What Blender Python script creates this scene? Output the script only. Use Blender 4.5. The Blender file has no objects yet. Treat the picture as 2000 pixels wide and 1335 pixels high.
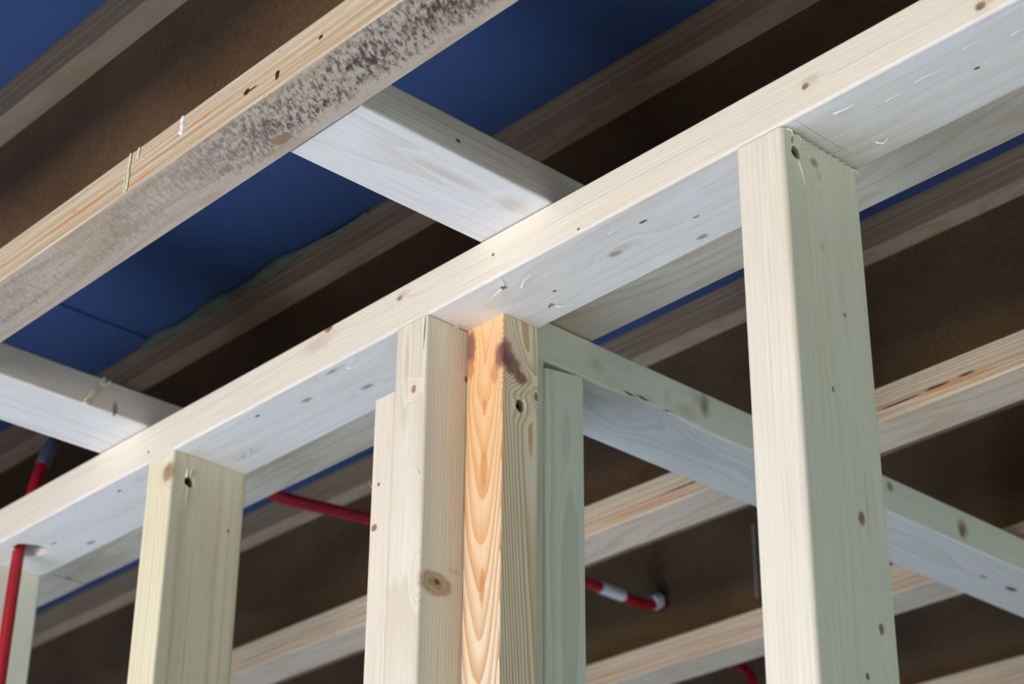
import bpy, bmesh, math, random
from mathutils import Vector, Matrix, noise

random.seed(7)
scene = bpy.context.scene
COL = scene.collection

# ------------------------------------------------------------------ camera
cam_data = bpy.data.cameras.new('camera')
cam = bpy.data.objects.new('camera', cam_data)
COL.objects.link(cam)
cam.location = (0.0, -1.02975, -0.87998)
cam.rotation_euler = tuple(math.radians(a) for a in (117.9286, -0.4405, 47.1574))
cam_data.sensor_width = 36.0
cam_data.lens = 69.93
cam_data.clip_start = 0.02
cam_data.dof.use_dof = True
cam_data.dof.focus_distance = 1.66
cam_data.dof.aperture_fstop = 8.0
scene.camera = cam

# ------------------------------------------------------------------ view, sky, daylight
scene.view_settings.view_transform = 'Standard'
scene.view_settings.look = 'None'
scene.view_settings.exposure = 0.0
scene.view_settings.gamma = 1.0
scene.view_settings.use_curve_mapping = False

world = bpy.data.worlds.new('daylight_sky')
scene.world = world
world.use_nodes = True
wn, wl = world.node_tree.nodes, world.node_tree.links
wn.clear()
w_out = wn.new('ShaderNodeOutputWorld')
w_bg = wn.new('ShaderNodeBackground')
w_geo = wn.new('ShaderNodeTexCoord')
w_sep = wn.new('ShaderNodeSeparateXYZ')
w_map = wn.new('ShaderNodeMapRange')
w_mix = wn.new('ShaderNodeMix'); w_mix.data_type = 'RGBA'
wl.new(w_geo.outputs['Generated'], w_sep.inputs[0])
wl.new(w_sep.outputs['X'], w_map.inputs['Value'])
w_map.inputs['From Min'].default_value = -0.4
w_map.inputs['From Max'].default_value = 0.8
wl.new(w_map.outputs[0], w_mix.inputs['Factor'])
w_mix.inputs['A'].default_value = (0.15, 0.16, 0.20, 1)     # shaded side of the site
w_mix.inputs['B'].default_value = (0.50, 0.75, 0.64, 1)     # trees and sky on the open side
wl.new(w_mix.outputs['Result'], w_bg.inputs['Color'])
w_bg.inputs['Strength'].default_value = 0.36
wl.new(w_bg.outputs[0], w_out.inputs['Surface'])


def area_light(name, loc, target, size_x, size_y, power, color):
    d = bpy.data.lights.new(name, 'AREA')
    d.shape = 'RECTANGLE'; d.size = size_x; d.size_y = size_y
    d.energy = power; d.color = color
    o = bpy.data.objects.new(name, d)
    COL.objects.link(o)
    o.location = loc
    o.rotation_euler = (Vector(target) - Vector(loc)).to_track_quat('-Z', 'Y').to_euler()
    return o


# big window opening in front of the wall (warm afternoon light)
area_light('front_window_light', (-1.0, -4.2, -0.78), (-0.95, 0.0, -0.1), 2.3, 1.15, 149, (1.0, 0.94, 0.885))
# smaller opening on the leafy side of the building
area_light('side_window_light', (2.7, 1.5, -0.75), (-1.2, 0.4, -0.1), 1.6, 1.0, 27, (0.78, 1.0, 0.95))
# added spot aimed at the floor; its bluish bounce brightens the timber undersides
spot_d = bpy.data.lights.new('floor_bounce_spot', 'SPOT')
spot_d.energy = 880; spot_d.color = (0.61, 0.77, 1.0)
spot_d.spot_size = math.radians(95); spot_d.spot_blend = 0.6; spot_d.shadow_soft_size = 0.3
spot = bpy.data.objects.new('floor_bounce_spot', spot_d)
COL.objects.link(spot)
spot.location = (-1.6, -1.35, -0.95)
spot.rotation_euler = (math.radians(12), 0, math.radians(20))


# ------------------------------------------------------------------ node helpers
class NT:
    def __init__(self, name):
        self.m = bpy.data.materials.new(name)
        self.m.use_nodes = True
        self.t = self.m.node_tree
        self.t.nodes.clear()
        self.out = self.t.nodes.new('ShaderNodeOutputMaterial')
        self.b = self.t.nodes.new('ShaderNodeBsdfPrincipled')
        self.t.links.new(self.b.outputs[0], self.out.inputs['Surface'])

    def put(self, sock, v):
        if hasattr(v, 'is_output') or isinstance(v, bpy.types.NodeSocket):
            self.t.links.new(v, sock)
        elif isinstance(v, (tuple, list)) and len(v) == 3 and sock.type == 'RGBA':
            sock.default_value = (*v, 1)
        else:
            sock.default_value = v

    def math(self, op, a, b=None, c=None, clamp=False):
        n = self.t.nodes.new('ShaderNodeMath'); n.operation = op; n.use_clamp = clamp
        for i, v in enumerate((a, b, c)):
            if v is not None:
                self.put(n.inputs[i], v)
        return n.outputs[0]

    def vec(self, op, a, b=None):
        n = self.t.nodes.new('ShaderNodeVectorMath'); n.operation = op
        self.put(n.inputs[0], a)
        if b is not None:
            self.put(n.inputs[1], b)
        return n.outputs['Value'] if op in ('LENGTH', 'DOT_PRODUCT') else n.outputs[0]

    def obj(self):
        return self.t.nodes.new('ShaderNodeTexCoord').outputs['Object']

    def normal(self):
        return self.t.nodes.new('ShaderNodeNewGeometry').outputs['Normal']

    def sep(self, v):
        n = self.t.nodes.new('ShaderNodeSeparateXYZ'); self.put(n.inputs[0], v)
        return n.outputs

    def comb(self, x, y, z):
        n = self.t.nodes.new('ShaderNodeCombineXYZ')
        for i, v in enumerate((x, y, z)):
            self.put(n.inputs[i], v)
        return n.outputs[0]

    def noise(self, v, scale=1.0, detail=2.0, rough=0.5):
        n = self.t.nodes.new('ShaderNodeTexNoise')
        self.put(n.inputs['Vector'], v)
        n.inputs['Scale'].default_value = scale
        n.inputs['Detail'].default_value = detail
        n.inputs['Roughness'].default_value = rough
        return n.outputs['Fac']

    def white(self, v):
        n = self.t.nodes.new('ShaderNodeTexWhiteNoise'); n.noise_dimensions = '1D'
        self.put(n.inputs['W'], v)
        return n.outputs['Value']

    def rng(self, v, a, b, c=0.0, d=1.0, smooth=True):
        n = self.t.nodes.new('ShaderNodeMapRange')
        n.interpolation_type = 'SMOOTHSTEP' if smooth else 'LINEAR'
        self.put(n.inputs['Value'], v)
        for k, q in zip(('From Min', 'From Max', 'To Min', 'To Max'), (a, b, c, d)):
            self.put(n.inputs[k], q)
        return n.outputs[0]

    def mix(self, f, a, b, blend='MIX'):
        n = self.t.nodes.new('ShaderNodeMix'); n.data_type = 'RGBA'; n.blend_type = blend
        self.put(n.inputs['Factor'], f); self.put(n.inputs['A'], a); self.put(n.inputs['B'], b)
        return n.outputs['Result']

    def ramp(self, f, stops):
        n = self.t.nodes.new('ShaderNodeValToRGB')
        self.put(n.inputs[0], f)
        e = n.color_ramp.elements
        while len(e) < len(stops):
            e.new(0.5)
        for q, (p, c) in zip(e, stops):
            q.position = p; q.color = (*c, 1)
        return n.outputs[0]

    def bump(self, h, strength, dist):
        n = self.t.nodes.new('ShaderNodeBump')
        n.inputs['Strength'].default_value = strength
        n.inputs['Distance'].default_value = dist
        self.put(n.inputs['Height'], h)
        self.t.links.new(n.outputs[0], self.b.inputs['Normal'])

    def done(self, color, rough=0.6, spec=0.3):
        self.put(self.b.inputs['Base Color'], color)
        self.put(self.b.inputs['Roughness'], rough)
        self.b.inputs['Specular IOR Level'].default_value = spec
        return self.m


KINDS = {   # colour, strength, soft edge, rings, how much it bends the grain
    'knot': ((0.30, 0.16, 0.085), 0.92, 0.35, True, 1.0),
    'pin': ((0.13, 0.065, 0.035), 0.95, 0.45, False, 0.7),
    'grey': ((0.34, 0.27, 0.21), 0.80, 0.40, True, 0.8),
    'faint': ((0.52, 0.38, 0.24), 0.45, 0.85, False, 0.5),
    'pale': ((0.86, 0.78, 0.66), 0.75, 0.60, False, 0.6),
    'big': ((0.37, 0.25, 0.15), 0.80, 0.22, True, 1.6),
    'soak': ((0.88, 0.44, 0.14), 0.62, 0.95, False, 0.0),
    'resin': ((0.20, 0.060, 0.060), 0.82, 0.50, False, 0.9),
    'core': ((0.63, 0.24, 0.07), 0.70, 0.45, False, 0.0),
    'band': ((0.56, 0.42, 0.22), 0.55, 0.75, False, 0.0),
    'smear': ((0.10, 0.085, 0.06), 0.75, 0.85, False, 0.3),
    'pencil': ((0.25, 0.27, 0.29), 0.55, 0.50, False, 0.0),
    'ink': ((0.16, 0.18, 0.24), 0.55, 0.70, False, 0.0),
    'dark': ((0.02, 0.013, 0.01), 0.97, 0.25, False, 0.0),
}


def wood(name, axis, org, pith, tilt=(0.0, 0.0), gap=0.0032, early=(0.83, 0.76, 0.64), late=(0.68, 0.53, 0.36),
         depth=0.55, wob=0.004, marks=(), seed=0.0, fibre=0.10, stretch=1.3, sharp=0.75, even=0.2):
    """Sawn softwood: growth rings about a pith axis along the board, with knots at given spots (world metres)."""
    n = NT(name)
    p = n.obj()
    s = n.sep(p)
    ia = 'XYZ'.index(axis)
    o = [k for k in range(3) if k != ia]
    L, a, b = s[ia], s[o[0]], s[o[1]]
    warpv = n.comb(n.math('MULTIPLY_ADD', L, stretch, seed), n.math('MULTIPLY', a, 7.0), n.math('MULTIPLY', b, 7.0))
    warp = n.math('SUBTRACT', n.noise(warpv, 1.6, 3.0, 0.5), 0.5)
    da = n.math('SUBTRACT', n.math('SUBTRACT', a, pith[0]), n.math('MULTIPLY', L, tilt[0]))
    db = n.math('SUBTRACT', n.math('SUBTRACT', b, pith[1]), n.math('MULTIPLY', L, tilt[1]))
    r = n.math('SQRT', n.math('ADD', n.math('MULTIPLY', da, da), n.math('MULTIPLY', db, db)))
    r = n.math('MULTIPLY_ADD', warp, wob * 4, r)
    dists = []
    for c, rad, kind in marks:
        q = n.vec('SUBTRACT', p, tuple(c[k] - org[k] for k in range(3)))
        q = n.vec('MULTIPLY', q, tuple(1.0 / k for k in rad))
        d = n.vec('LENGTH', q)
        dists.append(d)
        bend = KINDS[kind][4]
        if bend:
            g = n.rng(d, 2.8, 0.3, 0.0, gap * 2.2 * bend)
            r = n.math('ADD', r, g)
    ph = n.math('DIVIDE', r, gap)
    fr = n.math('FRACT', ph)
    ring = n.math('MULTIPLY', n.rng(fr, 0.15, sharp + 0.15), n.rng(fr, 1.0, 0.93))
    rv = n.white(n.math('FLOOR', ph))
    ring = n.math('MULTIPLY', ring, n.math('MULTIPLY_ADD', n.math('MULTIPLY', rv, rv), 1.1 - even, even))
    fv = n.comb(n.math('MULTIPLY', L, 9.0), n.math('MULTIPLY', a, 700.0), n.math('MULTIPLY', b, 700.0))
    fib = n.noise(fv, 1.0, 2.0, 0.6)
    bl = n.noise(n.comb(n.math('MULTIPLY_ADD', L, 2.0, seed + 3.0), n.math('MULTIPLY', a, 14.0), n.math('MULTIPLY', b, 14.0)), 1.0, 2.0)
    c = n.mix(n.math('MULTIPLY', ring, depth), early, late)
    c = n.mix(n.rng(bl, 0.45, 0.75, 0.0, 0.30), c, tuple(x * y for x, y in zip(early, (0.97, 0.88, 0.74))))
    sh = n.rng(fib, 0.3, 0.7, 1.0 - fibre, 1.0 + fibre * 0.4, smooth=False)
    hsv = n.vec('MULTIPLY', c, n.comb(sh, sh, sh))
    c = hsv
    if marks:
        ed = n.noise(n.vec('MULTIPLY', p, (1.0, 1.0, 1.0)), 160.0, 2.0)
        ed = n.math('MULTIPLY', n.math('SUBTRACT', ed, 0.5), 0.55)
        for d, (_, rad, kind) in zip(dists, marks):
            kc, st, soft, rings, _b = KINDS[kind]
            d2 = n.math('ADD', d, ed)
            f = n.rng(d2, 1.0 + soft * 0.4, 1.0 - soft, 0.0, st)
            if rings:
                rr = n.math('MULTIPLY_ADD', n.math('SINE', n.math('MULTIPLY', d2, 16.0)), 0.16, 0.95)
                core = n.rng(d2, 0.05, 0.9, 0.75, 1.35)
                rr = n.math('MULTIPLY', rr, core)
                kcol = n.vec('MULTIPLY', n.comb(*kc), n.comb(rr, rr, rr))
            else:
                kcol = kc
            if kind == 'ink':
                ik = n.rng(n.noise(n.vec('MULTIPLY', p, (1.0, 1.4, 1.0)), 240.0, 2.0, 0.6), 0.47, 0.58)
                f = n.math('MULTIPLY', f, ik)
            c = n.mix(f, c, kcol)
    h = n.math('MULTIPLY_ADD', fib, 0.6, n.math('MULTIPLY', ring, 0.5))
    n.bump(h, 0.35, 0.0006)
    return n.done(c, 0.62, 0.30)


def veneer(name, seed=0.0, side=(0.74, 0.60, 0.43), under=(0.60, 0.51, 0.40), dirt=0.0, ply=0.0036, org=(0, 0, 0), marks=()):
    """Laminated veneer flange: stacked plies on the edges, peeled veneer figure on the broad faces."""
    n = NT(name)
    p = n.obj()
    x, y, z = n.sep(p)[0:3]
    wv = n.noise(n.comb(n.math('MULTIPLY_ADD', x, 2.2, seed), n.math('MULTIPLY', y, 3.0), n.math('MULTIPLY', z, 9.0)), 1.0, 3.0)
    zz = n.math('DIVIDE', n.math('MULTIPLY_ADD', n.math('SUBTRACT', wv, 0.5), 0.006, z), ply)
    lay = n.white(n.math('FLOOR', zz))
    fr = n.math('FRACT', zz)
    glue = n.math('MAXIMUM', n.rng(fr, 0.16, 0.02), n.rng(fr, 0.90, 1.0))
    gl_var = n.rng(n.noise(n.comb(n.math('MULTIPLY_ADD', x, 5.0, seed), lay, n.math('MULTIPLY', z, 160.0)), 1.0, 3.0), 0.48, 0.66)
    streak = n.noise(n.comb(n.math('MULTIPLY_ADD', x, 6.0, seed), n.math('MULTIPLY', y, 60.0), n.math('MULTIPLY', z, 900.0)), 1.0, 3.0, 0.65)
    warm = n.ramp(lay, [(0.0, tuple(k * 0.80 for k in side)), (0.35, side), (0.7, (side[0] * 1.12, side[1] * 1.2, side[2] * 1.28)),
                        (1.0, (side[0] * 0.98, side[1] * 0.80, side[2] * 0.64))])
    st = n.rng(streak, 0.25, 0.75, 0.48, 1.22, smooth=False)
    sidec = n.vec('MULTIPLY', warm, n.comb(st, st, st))
    sidec = n.mix(n.math('MULTIPLY', glue, n.math('MULTIPLY', gl_var, 0.75)), sidec, (0.16, 0.085, 0.04))
    spk = n.noise(n.comb(n.math('MULTIPLY', x, 90.0), n.math('MULTIPLY', y, 90.0), n.math('MULTIPLY', z, 260.0)), 1.0, 2.0, 0.7)
    sidec = n.mix(n.rng(spk, 0.64, 0.76, 0.0, 0.6), sidec, (0.12, 0.08, 0.05))
    # broad faces
    fg = n.noise(n.comb(n.math('MULTIPLY_ADD', x, 2.6, seed + 5.0), n.math('MULTIPLY', y, 17.0), 0.3), 1.0, 1.5, 0.4)
    band = n.rng(n.math('SINE', n.math('MULTIPLY', fg, 62.0)), -0.1, 1.0)
    fine = n.noise(n.comb(n.math('MULTIPLY', x, 14.0), n.math('MULTIPLY', y, 520.0), 0.0), 1.0, 2.0, 0.6)
    uc = n.mix(n.math('MULTIPLY', band, 0.42), under, (under[0] * 0.82, under[1] * 0.66, under[2] * 0.50))
    fs = n.rng(fine, 0.25, 0.75, 0.84, 1.08, smooth=False)
    uc = n.vec('MULTIPLY', uc, n.comb(fs, fs, fs))
    if dirt:
        rough1 = n.noise(n.comb(n.math('MULTIPLY_ADD', x, 210.0, n.math('MULTIPLY', y, 110.0)), n.math('MULTIPLY', y, 110.0), 0.0), 1.0, 5.0, 0.75)
        rough2 = n.noise(n.comb(n.math('MULTIPLY', x, 9.0), n.math('MULTIPLY', y, 22.0), 1.0), 1.0, 2.0)
        far = n.rng(x, -1.32, -1.08, 0.30, 1.0)
        edge = n.rng(n.math('ABSOLUTE', n.math('SUBTRACT', y, 0.027)), 0.033, 0.018)
        m = n.math('ADD', rough1, n.math('MULTIPLY', n.math('SUBTRACT', rough2, 0.5), 0.45))
        m = n.rng(m, 0.43, 0.64, 0.0, 1.0)
        m = n.math('MULTIPLY', n.math('MULTIPLY', m, far), n.math('MULTIPLY', edge, dirt))
        uc = n.mix(m, uc, (0.075, 0.055, 0.042))
    nz = n.math('ABSOLUTE', n.sep(n.normal())[2])
    c = n.mix(n.rng(nz, 0.5, 0.8), sidec, uc)
    ed = n.math('MULTIPLY', n.math('SUBTRACT', n.noise(p, 220.0, 2.0), 0.5), 0.7)
    for cc, rad, kind in marks:
        kc, st_, soft, rings, _b = KINDS[kind]
        d = n.vec('LENGTH', n.vec('MULTIPLY', n.vec('SUBTRACT', p, tuple(cc[k] - org[k] for k in range(3))), tuple(1.0 / k for k in rad)))
        c = n.mix(n.rng(n.math('ADD', d, ed), 1.0 + soft * 0.4, 1.0 - soft, 0.0, st_), c, kc)
    n.bump(n.math('ADD', streak, n.math('MULTIPLY', fine, 0.4)), 0.4, 0.0008)
    return n.done(c, 0.7, 0.2)


def board_brown(name, seed=0.0, col=(0.165, 0.098, 0.046)):
    n = NT(name)
    p = n.obj()
    a = n.noise(n.vec('ADD', n.vec('MULTIPLY', p, (1.0, 1.0, 1.6)), (seed, 0, 0)), 7.0, 3.0)
    b = n.noise(p, 260.0, 2.0)
    s = n.math('MULTIPLY', n.rng(a, 0.3, 0.7, 0.82, 1.15), n.rng(b, 0.3, 0.7, 0.85, 1.12))
    n.bump(b, 0.3, 0.0006)
    return n.done(n.vec('MULTIPLY', n.comb(*col), n.comb(s, s, s)), 0.75, 0.15)


def plain(name, col, rough=0.5, spec=0.3, metal=0.0, var=0.15, scale=60.0):
    n = NT(name)
    a = n.noise(n.obj(), scale, 3.0)
    s = n.rng(a, 0.3, 0.7, 1.0 - var, 1.0 + var)
    n.b.inputs['Metallic'].default_value = metal
    return n.done(n.vec('MULTIPLY', n.comb(*col), n.comb(s, s, s)), rough, spec)


# ------------------------------------------------------------------ mesh helpers
def link(name, bm, mat, loc, parent=None, smooth=True, angle=35):
    me = bpy.data.meshes.new(name)
    bm.to_mesh(me); bm.free()
    me.materials.append(mat)
    if smooth:
        me.shade_smooth()
        me.set_sharp_from_angle(angle=math.radians(angle))
    o = bpy.data.objects.new(name, me)
    COL.objects.link(o)
    if parent is not None:
        o.parent = parent
        o.location = Vector(loc) - parent_loc(parent)
    else:
        o.location = loc
    return o


def parent_loc(o):
    v = Vector((0, 0, 0))
    while o is not None:
        v += o.location
        o = o.parent
    return v


def tag(o, label, cat, group=None):
    o['label'] = label; o['category'] = cat; o['kind'] = 'thing'
    if group:
        o['group'] = group
    return o


def bar(lo, hi, axis, r=0.0, segs=5, org=(0, 0, 0), steps=1, wob=0.0, seed=0, edit=None):
    """A sawn length between two corners, its four long edges rounded, drawn along one axis."""
    ia = 'XYZ'.index(axis)
    o = [k for k in range(3) if k != ia]
    a0, a1, b0, b1 = lo[o[0]], hi[o[0]], lo[o[1]], hi[o[1]]
    ring = []
    if r > 0:
        for ca, cb, t0 in ((a1 - r, b1 - r, 0), (a0 + r, b1 - r, 90), (a0 + r, b0 + r, 180), (a1 - r, b0 + r, 270)):
            for k in range(segs + 1):
                t = math.radians(t0 + 90.0 * k / segs)
                ring.append((ca + r * math.cos(t), cb + r * math.sin(t)))
    else:
        ring = [(a1, b1), (a0, b1), (a0, b0), (a1, b0)]
    bm = bmesh.new()
    rows = []
    for i in range(steps + 1):
        L = lo[ia] + (hi[ia] - lo[ia]) * i / steps
        row = []
        for a, b in ring:
            q = [0, 0, 0]
            q[ia], q[o[0]], q[o[1]] = L, a, b
            if wob:
                v = noise.noise_vector(Vector((L * 3 + seed, (a > (a0 + a1) / 2) * 7.0, (b > (b0 + b1) / 2) * 5.0)))
                q[o[0]] += v[0] * wob; q[o[1]] += v[1] * wob
            if edit:
                q = edit(q)
            row.append(bm.verts.new([q[k] - org[k] for k in range(3)]))
        rows.append(row)
    m = len(ring)
    for i in range(steps):
        for k in range(m):
            bm.faces.new((rows[i][k], rows[i][(k + 1) % m], rows[i + 1][(k + 1) % m], rows[i + 1][k]))
    bm.faces.new(list(reversed(rows[0])))
    bm.faces.new(rows[-1])
    bmesh.ops.recalc_face_normals(bm, faces=bm.faces)
    return bm


def spline(pts, n):
    out = []
    P = [Vector(p) for p in pts]
    P = [P[0] * 2 - P[1]] + P + [P[-1] * 2 - P[-2]]
    for i in range(1, len(P) - 2):
        for k in range(n):
            t = k / n
            a, b, c, d = P[i - 1], P[i], P[i + 1], P[i + 2]
            out.append(0.5 * ((2 * b) + (c - a) * t + (2 * a - 5 * b + 4 * c - d) * t * t + (3 * b - a - 3 * c + d) * t ** 3))
    out.append(P[-2])
    return out


def tube(pts, rad, org=(0, 0, 0), sides=14, n=8, flat=None):
    """A round (or flattened) length along a smooth path; rad is a number or a function of 0..1."""
    path = spline(pts, n) if n > 1 else [Vector(p) for p in pts]
    bm = bmesh.new()
    rows = []
    up = Vector((0.13, 0.31, 0.94)).normalized()
    last = None
    for i, p in enumerate(path):
        t = (path[min(i + 1, len(path) - 1)] - path[max(i - 1, 0)]).normalized()
        if last is None:
            u = t.cross(up)
            if u.length < 0.2:
                u = t.cross(Vector((1, 0, 0)))
        else:
            u = last - t * last.dot(t)
        u.normalize(); v = t.cross(u); last = u
        rr = rad(i / (len(path) - 1)) if callable(rad) else rad
        k2 = flat or 1.0
        rows.append([bm.verts.new(p + (u * math.cos(2 * math.pi * k / sides) + v * math.sin(2 * math.pi * k / sides) * k2) * rr - Vector(org)) for k in range(sides)])
    for i in range(len(rows) - 1):
        for k in range(sides):
            bm.faces.new((rows[i][k], rows[i][(k + 1) % sides], rows[i + 1][(k + 1) % sides], rows[i + 1][k]))
    bm.faces.new(list(reversed(rows[0]))); bm.faces.new(rows[-1])
    bmesh.ops.recalc_face_normals(bm, faces=bm.faces)
    return bm


def drill(o, center, direction, radius, depth, ragged=0.12, oval=1.0):
    """Bore a real, slightly ragged hole into a finished piece (the cutter is deleted again)."""
    d = Vector(direction).normalized()
    bm = bmesh.new()
    u = d.cross(Vector((0.3, 0.2, 0.9))).normalized(); v = d.cross(u)
    c = Vector(center)
    rows = [[], []]
    for k in range(18):
        t = 2 * math.pi * k / 18
        rr = radius * (1 + random.uniform(-ragged, ragged))
        q = u * math.cos(t) * rr + v * math.sin(t) * rr * oval
        rows[0].append(bm.verts.new(c - d * 0.004 + q))
        rows[1].append(bm.verts.new(c + d * depth + q * 0.9))
    for k in range(18):
        bm.faces.new((rows[0][k], rows[0][(k + 1) % 18], rows[1][(k + 1) % 18], rows[1][k]))
    bm.faces.new(rows[0]); bm.faces.new(list(reversed(rows[1])))
    bmesh.ops.recalc_face_normals(bm, faces=bm.faces)
    me = bpy.data.meshes.new('cutter'); bm.to_mesh(me); bm.free()
    cut = bpy.data.objects.new('cutter', me); COL.objects.link(cut)
    md = o.modifiers.new('bore', 'BOOLEAN'); md.operation = 'DIFFERENCE'; md.object = cut; md.solver = 'EXACT'
    dg = bpy.context.evaluated_depsgraph_get(); dg.update()
    new = bpy.data.meshes.new_from_object(o.evaluated_get(dg))
    o.modifiers.clear()
    old = o.data; o.data = new
    bpy.data.meshes.remove(old)
    bpy.data.objects.remove(cut); bpy.data.meshes.remove(me)


def weighted(o):
    m = o.modifiers.new('even_normals', 'WEIGHTED_NORMAL'); m.keep_sharp = True; m.weight = 100


def sliver(name, pts, r, mat, parent):
    """A torn fibre or splinter: thin, tapered, a little flat."""
    org = pts[0]
    bm = tube(pts, lambda t: r * (1.0 - 0.85 * t) * (0.55 + 0.45 * math.sin(min(1, t * 4 + 0.4) * math.pi / 2)), org, 6, 5, 0.5)
    return link(name, bm, mat, org, parent)


def lug(center, direction, radius, org, depth=0.004):
    """Star-recess screw head: a disc with a six-point socket."""
    d = Vector(direction).normalized()
    u = d.cross(Vector((0.2, 0.3, 0.93))).normalized(); v = d.cross(u)
    c = Vector(center) - Vector(org)
    bm = bmesh.new()
    n = 24
    def rowat(f, z):
        return [bm.verts.new(c + d * z + (u * math.cos(2 * math.pi * k / n) + v * math.sin(2 * math.pi * k / n)) * f(k)) for k in range(n)]
    star = lambda k: radius * (0.56 if k % 4 in (0,) else (0.40 if k % 4 == 2 else 0.48))
    r0 = rowat(lambda k: radius, depth); r1 = rowat(lambda k: radius, 0.0005); r2 = rowat(lambda k: radius * 0.9, 0.0)
    r3 = rowat(star, 0.0); r4 = rowat(lambda k: star(k) * 0.9, 0.0028)
    for A, B in ((r0, r1), (r1, r2), (r2, r3), (r3, r4)):
        for k in range(n):
            bm.faces.new((A[k], A[(k + 1) % n], B[(k + 1) % n], B[k]))
    bm.faces.new(r4); bm.faces.new(r0)
    bmesh.ops.recalc_face_normals(bm, faces=bm.faces)
    return bm


# ------------------------------------------------------------------ dimensions (metres; wall front face y = 0, underside of top plate z = 0)
PT = 0.0455          # top plate thickness
PD = 0.0950          # top plate depth
ZB = 0.0458          # underside of the joists
HF, WF, HJ, TW = 0.0410, 0.0634, 0.2540, 0.0075
ZC = ZB + HJ         # underside of the deck
FLOOR = -2.38
JX0, JX1 = -4.6, 1.6

# shared materials
m_sliver = plain('torn fibre', (0.82, 0.76, 0.66), 0.6, 0.2)
m_screw = plain('dark screw steel', (0.030, 0.085, 0.030), 0.45, 0.5, 0.2)
m_glue = plain('dried pale glue', (0.74, 0.72, 0.48), 0.35, 0.5)
m_glue_old = plain('old foam glue', (0.16, 0.19, 0.13), 0.6, 0.2)
m_white = plain('white paint', (0.80, 0.80, 0.80), 0.5, 0.3, 0, 0.05)
m_red = plain('red plastic conduit', (0.37, 0.009, 0.019), 0.38, 0.45, 0, 0.08)
m_sleeve = plain('galvanised sleeve', (0.42, 0.47, 0.55), 0.35, 0.5, 0.75, 0.10)
m_floor = plain('screed', (0.50, 0.53, 0.60), 0.8, 0.2, 0, 0.06, 6.0)
m_chalk = plain('chalk', (0.45, 0.45, 0.50), 0.8, 0.1)

# ------------------------------------------------------------------ floor and deck
o = link('floor', bar((-7, -6, FLOOR - 0.15), (5, 6, FLOOR), 'X', 0, org=(0, 0, FLOOR)), m_floor, (0, 0, FLOOR), smooth=False)
o['kind'] = 'structure'

nd = NT('blue deck membrane')
_p = nd.obj()
_a = nd.noise(_p, 2.0, 3.0); _b = nd.noise(_p, 400.0, 2.0)
_s = nd.math('MULTIPLY', nd.rng(_a, 0.3, 0.7, 0.88, 1.12), nd.rng(_b, 0.3, 0.7, 0.92, 1.08))
m_deck = nd.done(nd.vec('MULTIPLY', nd.comb(0.050, 0.083, 0.180), nd.comb(_s, _s, _s)), 0.7, 0.2)
SEAM = -1.948
bm = bar((SEAM + 0.0022, -3.4, ZC), (2.0, 3.6, ZC + 0.022), 'X', 0)
b2 = bar((-5.2, -3.4, ZC), (SEAM - 0.0022, 3.6, ZC + 0.022), 'X', 0)
b3 = bar((-5.2, -3.4, ZC + 0.0222), (2.0, 3.6, ZC + 0.05), 'X', 0)
for q in (b2, b3):
    me = bpy.data.meshes.new('t'); q.to_mesh(me); q.free(); bm.from_mesh(me); bpy.data.meshes.remove(me)
o = link('ceiling', bm, m_deck, (0, 0, 0), smooth=False)
o['kind'] = 'structure'

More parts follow.
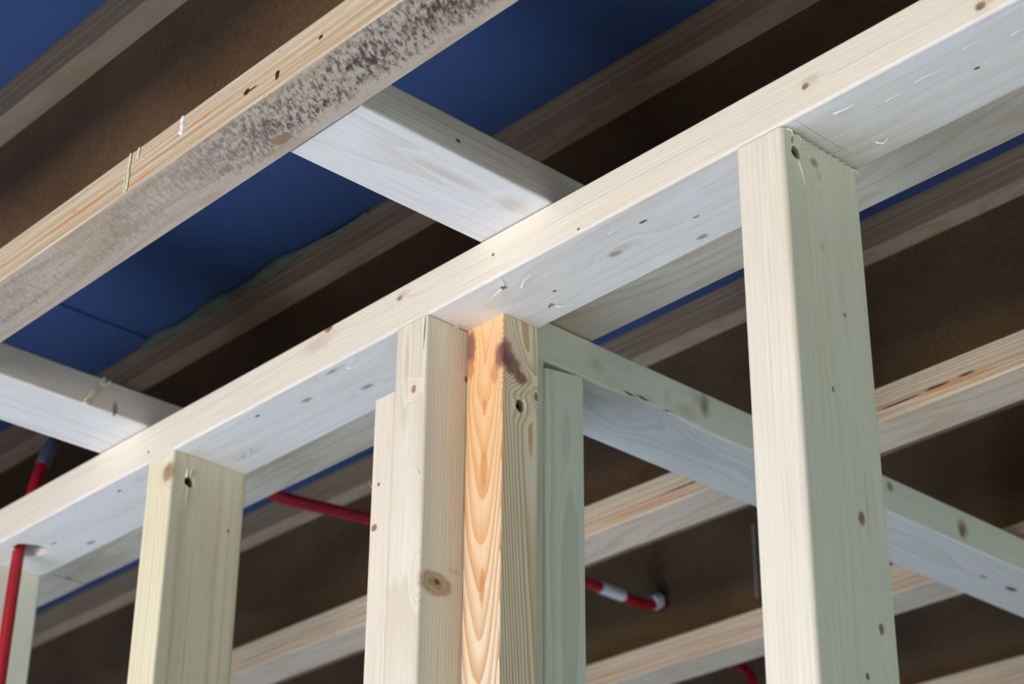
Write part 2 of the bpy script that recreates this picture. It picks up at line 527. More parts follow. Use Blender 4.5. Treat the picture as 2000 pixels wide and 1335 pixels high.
# ------------------------------------------------------------------ I-joists
web_mats = [board_brown('hardboard web', 0.0), board_brown('hardboard web, further', 4.0, (0.170, 0.100, 0.052))]
JOISTS = [
    # y, material seed, dirty underside, label
    (-1.1280, 11.0, 0.0, 'timber I-joist in front of the camera bay, second before the big near joist'),
    (-0.7040, 12.0, 0.0, 'timber I-joist one bay in front of the big near joist'),
    (-0.2792, 1.0, 1.0, 'nearest large I-joist with dirty mottled underside, crossing the top left'),
    (0.1451, 2.0, 0.0, 'I-joist right behind the top plate, with an old glue bead along the blue deck'),
    (0.5635, 3.0, 0.0, 'I-joist behind the post cluster, its striped flange edge split by a dark slit'),
    (0.9880, 4.0, 0.0, 'I-joist at the back whose web takes the end of the red conduit'),
    (1.4120, 5.0, 0.0, 'farthest visible I-joist, only its flange showing in the bottom right corner'),
]
J = {}
for i, (y, sd, dirt, label) in enumerate(JOISTS):
    k = i - 1
    if k == -1:
        pass
    org = (0, y, ZB)
    e = bpy.data.objects.new('i_joist', None)
    e.empty_display_size = 0.1
    COL.objects.link(e); e.location = org
    tag(e, label, 'joist', 'timber I-joists under the blue deck')
    marks = []
    if k == 1:
        marks = [((-1.1404, y, 0.0645), (0.0045, 0.003, 0.0030), 'dark'), ((-1.1335, y, 0.0635), (0.010, 0.002, 0.0010), 'dark'),
                 ((-1.098, y, 0.0595), (0.003, 0.003, 0.0050), 'dark'), ((-1.0419, y, 0.0665), (0.0035, 0.003, 0.0020), 'dark'),
                 ((-1.152, y + 0.047, ZB), (0.013, 0.006, 0.003), 'knot'),
                 ((-1.293, y, 0.0520), (0.03, 0.002, 0.0014), 'core'), ((-1.40, y, 0.062), (0.06, 0.002, 0.0016), 'core'),
                 ((-1.205, y, 0.070), (0.018, 0.002, 0.0016), 'core')]
    if k == 3:
        marks = [((-1.073, y, 0.0615), (0.018, 0.003, 0.0016), 'dark'), ((-1.034, y, 0.0625), (0.010, 0.003, 0.0013), 'dark'),
                 ((-1.12, y, 0.060), (0.03, 0.003, 0.0012), 'dark'), ((-1.05, y, 0.058), (0.06, 0.003, 0.0030), 'core'),
                 ((-1.50, y, 0.0565), (0.09, 0.003, 0.0022), 'core'), ((-1.42, y, 0.063), (0.05, 0.003, 0.0008), 'dark')]
    if k == 2:
        marks = [((-2.157, y + 0.035, ZB), (0.0014, 0.028, 0.003), 'pin'), ((-2.155, y + 0.036, ZB), (0.004, 0.005, 0.003), 'knot')]
    if k == 1:
        sc, uc = (0.66, 0.52, 0.355), (0.53, 0.415, 0.30)
    elif k == 3:
        sc, uc = (0.80, 0.63, 0.43), (0.80, 0.64, 0.46)
    else:
        sc, uc = (0.72, 0.56, 0.38), (0.74, 0.61, 0.45)
    mf = veneer('veneer lumber flange', sd * 3.1, sc, uc, dirt, 0.0036, org, marks)
    bm = bar((JX0, y, ZB), (JX1, y + WF, ZB + HF), 'X', 0.0007, 2, org, 40, 0.0005, sd)
    f = link('bottom_flange', bm, mf, org, e); weighted(f)
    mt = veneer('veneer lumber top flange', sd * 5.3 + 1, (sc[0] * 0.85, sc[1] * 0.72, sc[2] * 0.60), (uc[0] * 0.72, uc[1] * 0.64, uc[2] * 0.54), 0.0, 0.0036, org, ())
    bm = bar((JX0, y, ZC - HF), (JX1, y + WF, ZC - 0.0003), 'X', 0.0007, 2, org, 40, 0.0005, sd + 9)
    t = link('top_flange', bm, mt, org, e); weighted(t)
    yc = y + WF / 2
    bm = bar((JX0, yc - TW / 2, ZB + HF - 0.0), (JX1, yc + TW / 2, ZC - HF), 'X', 0, 1, org)
    w = link('web', bm, web_mats[k % 2], org, e, smooth=False)
    J[k] = dict(root=e, bottom=f, top=t, web=w, y=y)

# marks that belong to the near joist: dried glue runs and a dab of white paint on the flange edge
y1 = J[1]['y']
fl = J[1]['bottom']
def run(parent, pts, r, name, mat):
    link(name, tube(pts, lambda t: r * (0.75 + 0.35 * math.sin(t * 9.0) ** 2), pts[0], 8, 6, 0.45), mat, pts[0], parent)
yf = y1 - 0.0006
run(fl, [(-1.3145, yf, 0.0865), (-1.3155, yf, 0.072), (-1.3150, yf, 0.060), (-1.3165, yf, 0.0475)], 0.0026, 'glue_drip', m_glue)
run(fl, [(-1.3195, yf, 0.0660), (-1.3185, yf, 0.056), (-1.3192, yf, 0.0490)], 0.0024, 'glue_drip', m_glue)
run(fl, [(-1.3010, yf, 0.0865), (-1.3015, yf, 0.080), (-1.3022, yf, 0.0765)], 0.0022, 'glue_drip', m_glue)
run(fl, [(-1.2335, yf, 0.0862), (-1.2345, yf, 0.0800), (-1.2335, yf, 0.0730), (-1.2365, yf, 0.0690)], 0.0028, 'paint_dab', m_white)
run(J[1]['top'], [(-1.330, y1 - 0.0006, 0.2985), (-1.331, y1 - 0.0006, 0.285), (-1.330, y1 - 0.0006, 0.2740)], 0.0028, 'glue_drip', m_glue_old)
# old glue bead where the second joist meets the deck
y2 = J[2]['y']
bead = [(-1.965 + 0.03 * q, y2 - 0.002 - 0.003 * random.random(), ZC - 0.004 - 0.004 * random.random()) for q in range(16)]
link('glue_bead', tube(bead, lambda t: 0.0105 * (0.25 + 0.75 * math.sin(math.pi * min(1, t * 1.15 + 0.05)) ** 0.6) * (0.8 + 0.3 * math.sin(t * 23)), bead[0], 10, 4), m_glue_old, bead[0], J[2]['top'])
# chalk line on the back web
y4w = J[4]['y'] + WF / 2 - TW / 2
link('chalk_line', bar((-1.7110, y4w - 0.0004, 0.117), (-1.7088, y4w, 0.228), 'Z', 0, 1, (-1.71, y4w, 0.17)), m_chalk, (-1.71, y4w, 0.17), J[4]['web'], smooth=False)

# ------------------------------------------------------------------ red conduits
CA = [(-2.020, 0.030, -0.75), (-2.0185, 0.0305, -0.30), (-2.016, 0.0305, -0.14), (-2.0125, 0.0310, 0.0), (-2.0125, 0.040, 0.085), (-2.0120, 0.0480, 0.120),
      (-2.0118, 0.0570, 0.150), (-2.0110, 0.0900, 0.195), (-2.0105, 0.1300, 0.222), (-2.0100, 0.1900, 0.236)]
o = link('conduit', tube(CA, 0.0073, CA[0], 18, 8), m_red, CA[0])
tag(o, 'thin red conduit rising through the top plate in front of the far left stud', 'conduit')
sl = [(-2.0121, 0.0470, 0.1160), (-2.0120, 0.0508, 0.1310), (-2.0118, 0.0565, 0.1485)]
p = link('coupling_sleeve', tube(sl, 0.0088, sl[0], 18, 5), m_sleeve, sl[0], o); p['label'] = 'grey metal coupling sleeve'
CB = [(-1.846, 0.165, 0.1060), (-1.849, 0.22, 0.1015), (-1.8547, 0.30, 0.0991), (-1.8635, 0.42, 0.1135), (-1.869, 0.60, 0.127), (-1.880, 0.80, 0.1405), (-1.890, 0.90, 0.1475),
      (-1.895, 0.955, 0.1485), (-1.894, 0.985, 0.1480), (-1.8905, 1.000, 0.1520), (-1.886, 1.035, 0.160)]
o = link('conduit', tube(CB, 0.0078, CB[0], 18, 8), m_red, CB[0])
tag(o, 'red conduit running away behind the posts into the back joist, with a white band', 'conduit')
bd = [(-1.8880, 0.882, 0.1464), (-1.8915, 0.913, 0.1480), (-1.8938, 0.935, 0.1487)]
p = link('band', tube(bd, 0.0087, bd[0], 18, 4), m_white, bd[0], o); p['label'] = 'white band'
bd = [(-1.8905, 0.9965, 0.1530), (-1.8895, 1.0015, 0.1560), (-1.8885, 1.0065, 0.1580)]
p = link('collar', tube(bd, 0.0115, bd[0], 18, 4), m_white, bd[0], o); p['label'] = 'white collar at the hole'
CC = [(-2.07, 1.026, 0.135), (-2.05, 1.12, 0.150), (-2.0101, 1.23, 0.1534), (-1.9782, 1.25, 0.1439), (-1.9521, 1.25, 0.1333), (-1.930, 1.25, 0.1155), (-1.9229, 1.25, 0.0949), (-1.925, 1.25, 0.05),
      (-1.94, 1.26, 0.0), (-1.95, 1.28, -0.10), (-1.95, 1.28, -0.35)]
o = link('conduit', tube(CC, 0.0075, CC[0], 16, 8), m_red, CC[0])
tag(o, 'short red conduit loop hanging behind the back joist at the bottom edge', 'conduit')
drill(J[2]['web'], (-1.8465, J[2]['y'] + WF / 2 - TW / 2, 0.1050), (0, 1, 0), 0.0125, 0.03)
for k, c in ((3, (-1.869, J[3]['y'] + WF / 2 - TW / 2, 0.127)), (4, (-1.888, y4w, 0.157))):
    drill(J[k]['web'], c, (0, 1, 0), 0.0125, 0.03)
drill(J[4]['web'], (-2.07, y4w, 0.135), (0, 1, 0), 0.012, 0.03)
drill(J[2]['web'], (-2.0101, J[2]['y'] + WF / 2 - TW / 2, 0.2335), (0, 1, 0), 0.013, 0.03)

# ------------------------------------------------------------------ top plate of the front wall
org = (-1.2, 0.0, 0.0)
XK = lambda x, r=(0.006, 0.0045), k='knot', z=0.02: ((x, 0.0, z), (r[0], 0.006, r[1]), k)
ZK = lambda x, y, r=(0.006, 0.0045), k='knot': ((x, y, 0.0), (r[0], r[1], 0.006), k)
marks = [
    XK(-0.7846, (0.0040, 0.0030), 'pin', 0.0233), XK(-0.7795, (0.011, 0.007), 'faint', 0.0255), XK(-0.6225, (0.0050, 0.0040), 'pin', 0.0103), XK(-0.618, (0.012, 0.007), 'faint', 0.013),
    XK(-1.1456, (0.0022, 0.0018), 'pin', 0.025), XK(-1.276, (0.0048, 0.0030), 'knot', 0.033), XK(-1.272, (0.010, 0.0055), 'faint', 0.035), XK(-1.0365, (0.0018, 0.0016), 'pin', 0.0040),
    XK(-1.385, (0.0070, 0.0042), 'knot', 0.0425), XK(-1.40, (0.03, 0.010), 'faint', 0.032), XK(-1.6947, (0.0024, 0.0018), 'pin', 0.0134),
    ZK(-0.9859, 0.0267, (0.0050, 0.0018), 'pin'), ZK(-1.0392, 0.0476, (0.0095, 0.0040), 'grey'), ZK(-1.028, 0.045, (0.016, 0.006), 'faint'), ZK(-0.9492, 0.0533, (0.0050, 0.0022), 'grey'),
    ZK(-0.9677, 0.0813, (0.0075, 0.0034), 'grey'), ZK(-1.1235, 0.0552, (0.0025, 0.0016), 'pin'), ZK(-1.3828, 0.0093, (0.018, 0.0040), 'faint'), ZK(-1.388, 0.0093, (0.008, 0.0022), 'grey'),
    ZK(-1.3899, 0.0548, (0.0100, 0.0040), 'grey'), ZK(-1.455, 0.030, (0.009, 0.004), 'grey'), ZK(-1.5186, 0.016, (0.0040, 0.0017), 'pin'), ZK(-0.6614, 0.0485, (0.0030, 0.0018), 'pin'),
    ZK(-1.7782, 0.0189, (0.0036, 0.0020), 'pin'), ZK(-1.737, 0.018, (0.006, 0.003), 'faint'), ZK(-1.9617, 0.0475, (0.0070, 0.0026), 'grey'), ZK(-1.93, 0.078, (0.010, 0.0040), 'grey'),
    ZK(-2.03, 0.009, (0.010, 0.003), 'grey'),
    ((-0.7993, 0.034, 0.0), (0.0006, 0.040, 0.003), 'pencil'), ((-1.600, 0.0635, 0.0), (0.026, 0.0075, 0.003), 'ink'),
]
m = wood('spruce top plate', 'X', org, (0.028, 0.130), (0.006, -0.010), 0.0042, (0.84, 0.765, 0.655), (0.70, 0.53, 0.35), 0.50, 0.0045, marks, 2.3)
bm = bar((-4.4, 0.0, 0.0), (1.3, PD, PT), 'X', 0.0028, 6, org, 60, 0.0004, 3)
plate = link('top_plate', bm, m, org); 
tag(plate, 'long pale top plate lying across the heads of the front wall studs', 'top plate')
drill(plate, (-1.1506, 0.0186, 0.0), (0.45, 0.2, 1), 0.0042, 0.016, 0.25)
drill(plate, (-1.1450, 0.0726, 0.0), (0.45, 0.2, 1), 0.0042, 0.016, 0.25)
drill(plate, (-2.000, 0.0370, 0.0), (0, 0.06, 1), 0.0185, 0.055, 0.15)
weighted(plate)
for a in ([(-1.1530, 0.0180, -0.0005), (-1.160, 0.0175, -0.0022), (-1.168, 0.0190, -0.0028)], [(-1.1475, 0.0150, -0.0005), (-1.142, 0.0090, -0.0012), (-1.139, 0.0040, -0.0012)],
          [(-1.1425, 0.0745, -0.0005), (-1.136, 0.0760, -0.0030), (-1.131, 0.0790, -0.0028)], [(-1.140, 0.0300, -0.0003), (-1.128, 0.0220, -0.0012), (-1.117, 0.0190, -0.0010)],
          [(-0.7750, 0.0730, -0.0003), (-0.768, 0.0735, -0.0040), (-0.7600, 0.0700, -0.0030)], [(-0.773, 0.018, -0.0003), (-0.762, 0.0185, -0.0010), (-0.752, 0.0175, -0.0010)],
          [(-1.9880, 0.0460, -0.0005), (-1.980, 0.0500, -0.0045), (-1.974, 0.0530, -0.0050)], [(-1.372, 0.0150, -0.0003), (-1.364, 0.0170, -0.0020), (-1.356, 0.0175, -0.0020)]):
    sliver('splinter', a, 0.0011, m_sliver, plate)
for x, yy, L in ((-0.735, 0.034, 0.022), (-0.705, 0.030, 0.026), (-0.655, 0.022, 0.018), (-0.62, 0.033, 0.020), (-1.02, 0.020, 0.016), (-0.985, 0.040, 0.012), (-1.11, 0.030, 0.012)):
    sliver('splinter', [(x, yy, -0.0002), (x + L * 0.5, yy - 0.0012, -0.0008), (x + L, yy + 0.0008, -0.0004)], 0.0005, m_sliver, plate)

# ------------------------------------------------------------------ perpendicular wall behind: its plate
XP = -1.2279
org = (XP, 0.1, 0.0)
SK = lambda y, z, r=(0.006, 0.0045), k='knot': ((XP, y, z), (0.008, r[0], r[1]), k)
BK = lambda x, y, r=(0.006, 0.0045), k='knot': ((x, y, 0.0), (r[1], r[0], 0.006), k)
marks = [SK(0.372, 0.030, (0.0080, 0.0140), 'smear'), SK(0.3655, 0.034, (0.017, 0.012), 'faint'), SK(0.6823, 0.0325, (0.0070, 0.0075), 'smear'), SK(0.8181, 0.0210, (0.0110, 0.0130), 'smear'),
         SK(0.816, 0.017, (0.0060, 0.0080), 'knot'), SK(0.296, 0.012, (0.010, 0.003), 'faint'), BK(-1.2728, 0.9181, (0.009, 0.004), 'grey'), BK(-1.2733, 0.9772, (0.012, 0.005), 'pin'), BK(-1.2795, 0.9014, (0.006, 0.003), 'faint'),
         BK(-1.250, 0.20, (0.05, 0.005), 'faint'), SK(0.213, 0.022, (0.012, 0.008), 'faint'), SK(0.318, 0.022, (0.006, 0.010), 'faint'), SK(0.345, 0.014, (0.016, 0.010), 'faint'), SK(0.262, 0.0062, (0.010, 0.0014), 'pin'), SK(0.283, 0.0088, (0.014, 0.0016), 'pin'), SK(0.313, 0.0078, (0.018, 0.0014), 'pin')]
m = wood('spruce cross plate', 'Y', org, (-0.040, 0.085), (-0.006, 0.010), 0.0028, (0.82, 0.78, 0.69), (0.64, 0.56, 0.42), 0.60, 0.0045, marks, 8.1, even=0.45)


def wane(q):
    # bark-edge hollow on the lower right arris, and a shallow bite further along
    if q[0] > XP - 0.012 and q[2] < 0.02:
        y = q[1]
        bite = math.exp(-((y - 0.300) / 0.035) ** 2) * 0.0115 + math.exp(-((y - 0.345) / 0.02) ** 2) * 0.002 * math.sin(y * 400)
        n2 = noise.noise(Vector((y * 55, 0.3, 0.0))) * 0.0030 * math.exp(-((y - 0.31) / 0.08) ** 2)
        q = [q[0] - bite * 0.5 - n2, q[1], q[2] + (bite + n2) * 0.8]
    return q


bm = bar((XP - 0.095, PD + 0.0008, 0.0), (XP, 3.4, 0.0448), 'Y', 0.0030, 6, org, 220, 0.0005, 17, wane)
cross = link('top_plate', bm, m, org); weighted(cross)
tag(cross, 'greenish cross wall plate with torn wane edge, starting behind the orange pine post', 'top plate')
sliver('splinter', [(XP - 0.002, 0.318, 0.0042), (XP + 0.0012, 0.330, 0.0020), (XP + 0.0020, 0.345, 0.0010)], 0.0022, m_sliver, cross)
sliver('splinter', [(XP - 0.004, 0.268, 0.0050), (XP - 0.002, 0.285, 0.0028), (XP - 0.003, 0.300, 0.0020)], 0.0016, m_sliver, cross)

# ------------------------------------------------------------------ studs
ST = 0.0450


def stud(x0, x1, y0, y1, label, mat, org, top=-0.0004, r=0.0040, name='wall_stud', group='studs of the front wall', steps=24, seed=0, edit=None):
    bm = bar((x0, y0, FLOOR + 0.0005), (x1, y1, top), 'Z', r, 6, org, steps, 0.0004, seed, edit)
    o = link(name, bm, mat, org)
    tag(o, label, 'stud', group)
    return o


def screw(parent, c, d, r, mat=m_screw):
    org = Vector(c) + Vector(d) * 0.006
    link('screw', lug(org, d, r, org, 0.010), mat, org, parent)


# right, nearest stud
X0, X1 = -0.8583, -0.8105
org = (X1, 0, FLOOR)
K = lambda y, z, r=(0.004, 0.003), k='knot': ((X1, y, z), (0.006, r[1], r[0]), k)
marks = [K(0.062, -0.1462, (0.0026, 0.0017), 'knot'), K(0.0402, -0.2172, (0.0026, 0.0015), 'knot'), K(0.0626, -0.3143, (0.0070, 0.0042), 'knot'), K(0.0626, -0.327, (0.010, 0.0020), 'pale'),
         K(0.0755, -0.3956, (0.0050, 0.0032), 'knot'), K(0.079, -0.408, (0.008, 0.0035), 'pale'), K(0.055, -0.4352, (0.0032, 0.0022), 'pin'), K(0.0379, -0.0185, (0.0050, 0.0055), 'grey'),
         K(0.0409, -0.0942, (0.006, 0.0035), 'faint'), K(0.070, -0.30, (0.03, 0.0012), 'faint'), K(0.043, -0.028, (0.006, 0.004), 'faint')]
m = wood('spruce stud, near', 'Z', org, (-0.11, 0.062), (0.004, 0.005), 0.0034, (0.84, 0.775, 0.66), (0.69, 0.55, 0.38), 0.45, 0.003, marks, 1.0)
s4 = stud(X0, X1, 0.0, 0.0946, 'nearest and widest stud, bright front edge, grey-green side with green screw hole', m, org, -0.0012, 0.0042, seed=1)
drill(s4, (X1, 0.0161, -0.0190), (-1, 0, 0.12), 0.0058, 0.014, 0.10)
drill(s4, (X1 + 0.0005, 0.0125, -0.0080), (-1, 0, 0.0), 0.0012, 0.004, 0.1, 3.6)
weighted(s4)
screw(s4, (X1 + 0.0015, 0.0161, -0.0190), (-0.99, 0, 0.12), 0.0050)
for a in ([(X1 + 0.0002, 0.0180, -0.0135), (X1 + 0.0030, 0.0225, -0.0128), (X1 + 0.0034, 0.0290, -0.0120)], [(X1 + 0.0002, 0.0180, -0.0265), (X1 + 0.0012, 0.0205, -0.0360), (X1 + 0.0010, 0.0230, -0.0465)],
          [(X1 + 0.0002, 0.0240, -0.0165), (X1 + 0.0020, 0.0280, -0.0165), (X1 + 0.0018, 0.0300, -0.0185)], [(X1, 0.0060, -0.0010), (X1 + 0.0030, 0.0085, -0.0035), (X1 + 0.0028, 0.0090, -0.0085)],
          [(X1, 0.0880, -0.0030), (X1 + 0.0020, 0.0905, -0.0045), (X1 + 0.0022, 0.0935, -0.0085)], [(X1 - 0.0005, 0.0200, -0.0010), (X1 + 0.0012, 0.0215, -0.0035), (X1 + 0.0010, 0.0220, -0.0075)]):
    sliver('splinter', a, 0.0012, m_sliver, s4)
for q in range(9):
    yy = 0.018 + q * 0.0082
    sliver('splinter', [(X1 - 0.0005, yy, -0.0008), (X1 + 0.0016, yy + 0.003, -0.0006 - 0.0012 * random.random()), (X1 + 0.0010, yy + 0.007, -0.0012)], 0.0009, m_sliver, s4)

# stud with the corner knot
X0, X1 = -1.6931, -1.6446
org = (X1, 0, FLOOR)
K = lambda y, z, r=(0.004, 0.003), k='knot': ((X1, y, z), (0.006, r[1], r[0]), k)
marks = [((-1.6520, 0.0, -0.0240), (0.0100, 0.0050, 0.0115), 'knot'), ((-1.6510, 0.0, -0.0215), (0.0030, 0.0050, 0.0035), 'pin'), ((-1.6530, 0.0, -0.0240), (0.0150, 0.010, 0.016), 'faint'), ((-1.655, 0.0, -0.008), (0.010, 0.004, 0.006), 'pale'),
         K(0.0765, -0.0709, (0.0025, 0.0016), 'pin'),
         ((X1, 0.064, -0.60), (0.006, 0.0050, 0.66), 'band'), ((X1, 0.078, -0.60), (0.006, 0.0030, 0.66), 'band'), ((X1, 0.0900, -0.60), (0.006, 0.0022, 0.66), 'band'), ((X1, 0.0175, -0.60), (0.006, 0.0014, 0.66), 'band'), ((X1, 0.0350, -0.60), (0.006, 0.0012, 0.66), 'band')]
m = wood('spruce stud, corner knot', 'Z', org, (-0.12, 0.045), (0.002, 0.003), 0.0068, (0.86, 0.78, 0.56), (0.66, 0.52, 0.28), 0.42, 0.002, marks, 3.0)
s1 = stud(X0, X1, 0.0, 0.0950, 'cream stud with a round knot on its top corner beside a screw hole', m, org, -0.0003, 0.0036, seed=2)
drill(s1, (X1, 0.0228, -0.0310), (-1, 0, 0.12), 0.0062, 0.014, 0.10)
weighted(s1)
screw(s1, (X1 + 0.0010, 0.0228, -0.0310), (-0.99, 0, 0.12), 0.0053)
for a in ([(X1, 0.0225, -0.0255), (X1 + 0.0020, 0.0225, -0.0190), (X1 + 0.0018, 0.0240, -0.0120)], [(X1, 0.0185, -0.0270), (X1 + 0.0024, 0.0170, -0.0220), (X1 + 0.0022, 0.0170, -0.0170)],
          [(X1, 0.0265, -0.0260), (X1 + 0.0020, 0.0285, -0.0235), (X1 + 0.0018, 0.0310, -0.0225)], [(X1, 0.0215, -0.0370), (X1 + 0.0010, 0.0205, -0.0500), (X1 + 0.0008, 0.0190, -0.0640)]):
    sliver('splinter', a, 0.0012, m_sliver, s1)

# far left stud behind the red conduit
X0, X1 = -2.1127, -2.0677
org = (X1, 0, FLOOR)
m = wood('spruce stud, far left', 'Z', org, (-0.10, 0.20), (0.002, 0.004), 0.0034, (0.81, 0.77, 0.63), (0.66, 0.56, 0.38), 0.45, 0.003, [], 5.0)
s0 = stud(X0, X1, 0.0, 0.0950, 'stud at the far left edge, partly behind the thin red conduit', m, org, -0.0004, 0.0040, seed=3); weighted(s0)

# post cluster: packer, stud, pine post, packer strip, cross wall stud
X0, X1 = -1.3075, -1.2792
org = (X1, 0, FLOOR)
m = wood('spruce packer', 'Z', org, (0.12, 0.03), (0.0, 0.004), 0.0040, (0.85, 0.77, 0.65), (0.70, 0.55, 0.37), 0.50, 0.003,
         [((-1.3004, 0.0, -0.1926), (0.0045, 0.005, 0.0040), 'knot'), ((-1.2965, 0.0, -0.1514), (0.0018, 0.004, 0.0020), 'pin')], 6.0)
pk = stud(X0, X1, 0.0004, 0.0700, 'packing board left of the middle stud, its top stopping short of the plate', m, org, -0.0640, 0.0022, 'packing_board', 'timbers of the post cluster', seed=4)
weighted(pk)
pk['category'] = 'packing board'
sliver('splinter', [(X0, 0.004, -0.152), (X0 - 0.004, 0.003, -0.147), (X0 - 0.006, 0.002, -0.140)], 0.0008, m_sliver, pk)

X0, X1 = -1.2790, -1.2350
org = (X1, 0, FLOOR)
K = lambda y, z, r=(0.004, 0.003), k='knot': ((X1, y, z), (0.006, r[1], r[0]), k)
marks = [((-1.2509, 0.0, -0.0720), (0.0050, 0.006, 0.0062), 'pale'), ((-1.2509, 0.0, -0.0720), (0.0036, 0.006, 0.0048), 'knot'), ((-1.2509, 0.0, -0.0720), (0.0022, 0.006, 0.0030), 'faint'),
         K(0.0190, -0.2588, (0.0125, 0.0200), 'big'), K(0.0205, -0.2570, (0.0030, 0.0040), 'pin'), K(0.0501, -0.0504, (0.0040, 0.0035), 'knot'), K(0.040, -0.242, (0.003, 0.008), 'faint'),
         ((-1.262, 0.0, -0.040), (0.0040, 0.005, 0.032), 'faint')]
m = wood('spruce stud, middle', 'Z', org, (-0.020, 0.088), (-0.004, 0.012), 0.0036, (0.84, 0.77, 0.65), (0.67, 0.54, 0.37), 0.62, 0.003, marks, 7.0, even=0.55)
s2 = stud(X0, X1, 0.0, 0.0945, 'middle stud beside the orange pine post, with a large oval knot low on its side', m, org, -0.0010, 0.0030, group='timbers of the post cluster', seed=5)
weighted(s2)
sliver('splinter', [(X1 - 0.0035, -0.0003, -0.0030), (X1 - 0.0030, -0.0012, -0.018), (X1 - 0.0034, -0.0010, -0.036)], 0.0022, m_sliver, s2)
sliver('splinter', [(X1 - 0.004, -0.0002, -0.160), (X1 - 0.006, -0.004, -0.155), (X1 - 0.009, -0.006, -0.151)], 0.0007, m_sliver, s2)
for a in ([(X1, 0.0330, -0.0010), (X1 + 0.0030, 0.0365, -0.0030), (X1 + 0.0028, 0.0340, -0.0045)], [(X1, 0.0350, -0.0008), (X1 + 0.0040, 0.0330, -0.0022), (X1 + 0.0050, 0.0300, -0.0015)]):
    sliver('splinter', a, 0.0011, m_sliver, s2)

# orange pine post
X0, X1 = -1.2346, -1.1858
YA, YB = 0.0492, 0.0948
org = (X1, YA, FLOOR)
F = lambda x, z, r, k: ((x, YA, z), (r[0], 0.006, r[1]), k)
S = lambda y, z, r, k: ((X1, y, z), (0.006, r[0], r[1]), k)
marks = [F(-1.210, -0.06, (0.060, 0.24), 'soak'), F(-1.2290, -0.020, (0.0075, 0.0200), 'resin'), F(-1.2290, -0.042, (0.0065, 0.012), 'core'), F(-1.1900, -0.043, (0.0072, 0.0150), 'resin'), F(-1.1960, -0.058, (0.0055, 0.012), 'core'),
         F(-1.2090, -0.088, (0.0030, 0.010), 'core'), F(-1.2090, -0.150, (0.0055, 0.022), 'core'), F(-1.2085, -0.262, (0.0040, 0.020), 'core'),
         S(0.0535, -0.0400, (0.0100, 0.0160), 'resin'), S(0.0620, -0.0500, (0.0120, 0.0115), 'resin'), S(0.0725, -0.0590, (0.0090, 0.0075), 'resin'),
         S(0.0915, -0.0715, (0.0030, 0.0050), 'knot'), S(0.0724, -0.0870, (0.0065, 0.0085), 'pale')]
n_early, n_late = (0.87, 0.74, 0.56), (0.60, 0.30, 0.12)
m = wood('orange pine post', 'Z', org, (-0.0245, 0.164), (0.0, -0.057), 0.0027, n_early, n_late, 0.85, 0.0030, marks, 9.0, 0.08, 1.3, 0.8, 0.8)
s3 = stud(X0, X1, YA, YB, 'orange pine post with flame grain and dark red resin patches', m, org, -0.0003, 0.0018, 'pine_post', 'timbers of the post cluster', seed=6)
s3['category'] = 'post'
drill(s3, (X1, 0.0724, -0.0875), (-1, 0, 0.2), 0.0058, 0.016, 0.15, 1.2)
weighted(s3)
screw(s3, (X1 + 0.0005, 0.0724, -0.0872), (-0.98, 0, 0.2), 0.0048)
sliver('splinter', [(X1, 0.0755, -0.0800), (X1 + 0.0015, 0.0775, -0.0850), (X1 + 0.0012, 0.0770, -0.0930)], 0.0012, m_sliver, s3)

# cross wall members under the greenish plate
org = (XP, 0.13, FLOOR)
m = wood('spruce packer strip', 'Z', org, (-0.1, 0.03), (0, 0.002), 0.0030, (0.70, 0.68, 0.55), (0.48, 0.40, 0.28), 0.6, 0.003, [], 11.0)
o = stud(XP - 0.0900, XP - 0.0004, 0.0965, 0.1428, 'narrow strip of timber squeezed between the orange pine post and grey-green stud', m, org, -0.0004, 0.0030, 'wall_stud', 'timbers of the post cluster', seed=7); weighted(o)
org = (XP, 0.1440, FLOOR)
m = wood('spruce cross wall stud', 'Z', org, (-0.13, 0.030), (0.001, 0.003), 0.0032, (0.82, 0.785, 0.675), (0.58, 0.52, 0.38), 0.75, 0.003, [], 13.0, even=0.6)


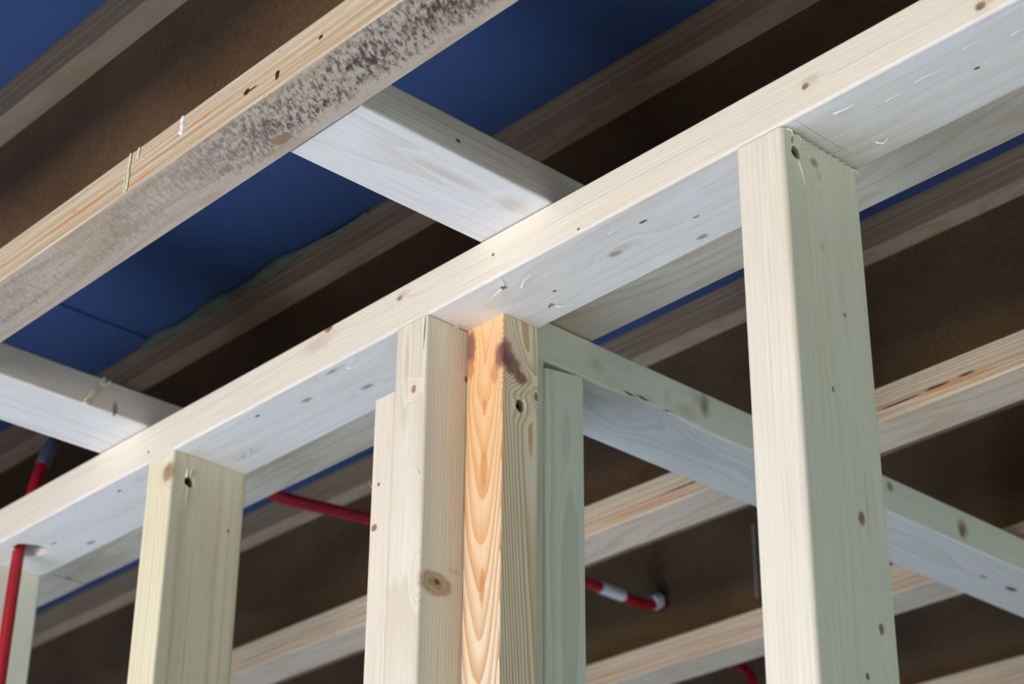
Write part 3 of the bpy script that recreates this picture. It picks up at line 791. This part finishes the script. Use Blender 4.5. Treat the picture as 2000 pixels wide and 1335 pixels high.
def cutback(q):
    if q[2] > -0.02:      # saw cut leaves a small gap under the plate at the front corner
        q = [q[0], q[1], q[2] - max(0.0, 0.171 - q[1]) * 0.26]
    return q


o = stud(XP - 0.0950, XP, 0.1432, 0.1958, 'grey-green stud of the cross wall standing right of the orange pine post', m, org, -0.0006, 0.0030, 'wall_stud', 'timbers of the post cluster', seed=8, edit=cutback); weighted(o)

# ------------------------------------------------------------------ blocking boards laid flat over the plate
def blocking(x0, x1, label, marks, pith, tilt, seed):
    org = ((x0 + x1) / 2, -0.04, 0.047)
    m = wood('spruce blocking', 'Y', org, pith, tilt, 0.0042, (0.81, 0.76, 0.68), (0.64, 0.51, 0.36), 0.50, 0.005, marks, seed)
    bm = bar((x0, J[1]['y'] + WF + 0.0020, 0.0466), (x1, J[2]['y'] - 0.0006, 0.0852), 'Y', 0.0032, 6, org, 16, 0.0004, seed)
    o = link('blocking_board', bm, m, org); weighted(o)
    return tag(o, label, 'blocking board', 'blocking boards between the joists')


XB = -1.0717
b1 = blocking(-1.1665, XB, 'blocking board from the near joist to the plate above the post cluster', [((XB, -0.108, 0.0617), (0.006, 0.0030, 0.0022), 'pin'), ((-1.097, -0.022, 0.0466), (0.014, 0.018, 0.005), 'faint'),
         ((-1.10, -0.10, 0.0466), (0.006, 0.05, 0.004), 'faint')], (0.020, 0.085), (0.05, 0.03), 21.0)
XB = -1.704
b2 = blocking(-1.8005, XB, 'blocking board at the left edge with a pale glue dribble on its side', [((XB, -0.0412, 0.055), (0.006, 0.0040, 0.0080), 'smear'), ((XB, -0.041, 0.050), (0.006, 0.0020, 0.0050), 'knot')], (-0.03, 0.075), (0.02, 0.02), 24.0)
run(b2, [(XB + 0.0006, -0.0575, 0.0850), (XB + 0.0006, -0.0600, 0.0780), (XB + 0.0006, -0.0680, 0.0660), (XB + 0.0006, -0.0735, 0.0560), (XB + 0.0006, -0.0780, 0.0480)], 0.0030, 'glue_drip', m_glue)
run(b2, [(XB + 0.0006, -0.0510, 0.0840), (XB + 0.0006, -0.0560, 0.0790), (XB + 0.0006, -0.0620, 0.0760)], 0.0026, 'glue_drip', m_glue)
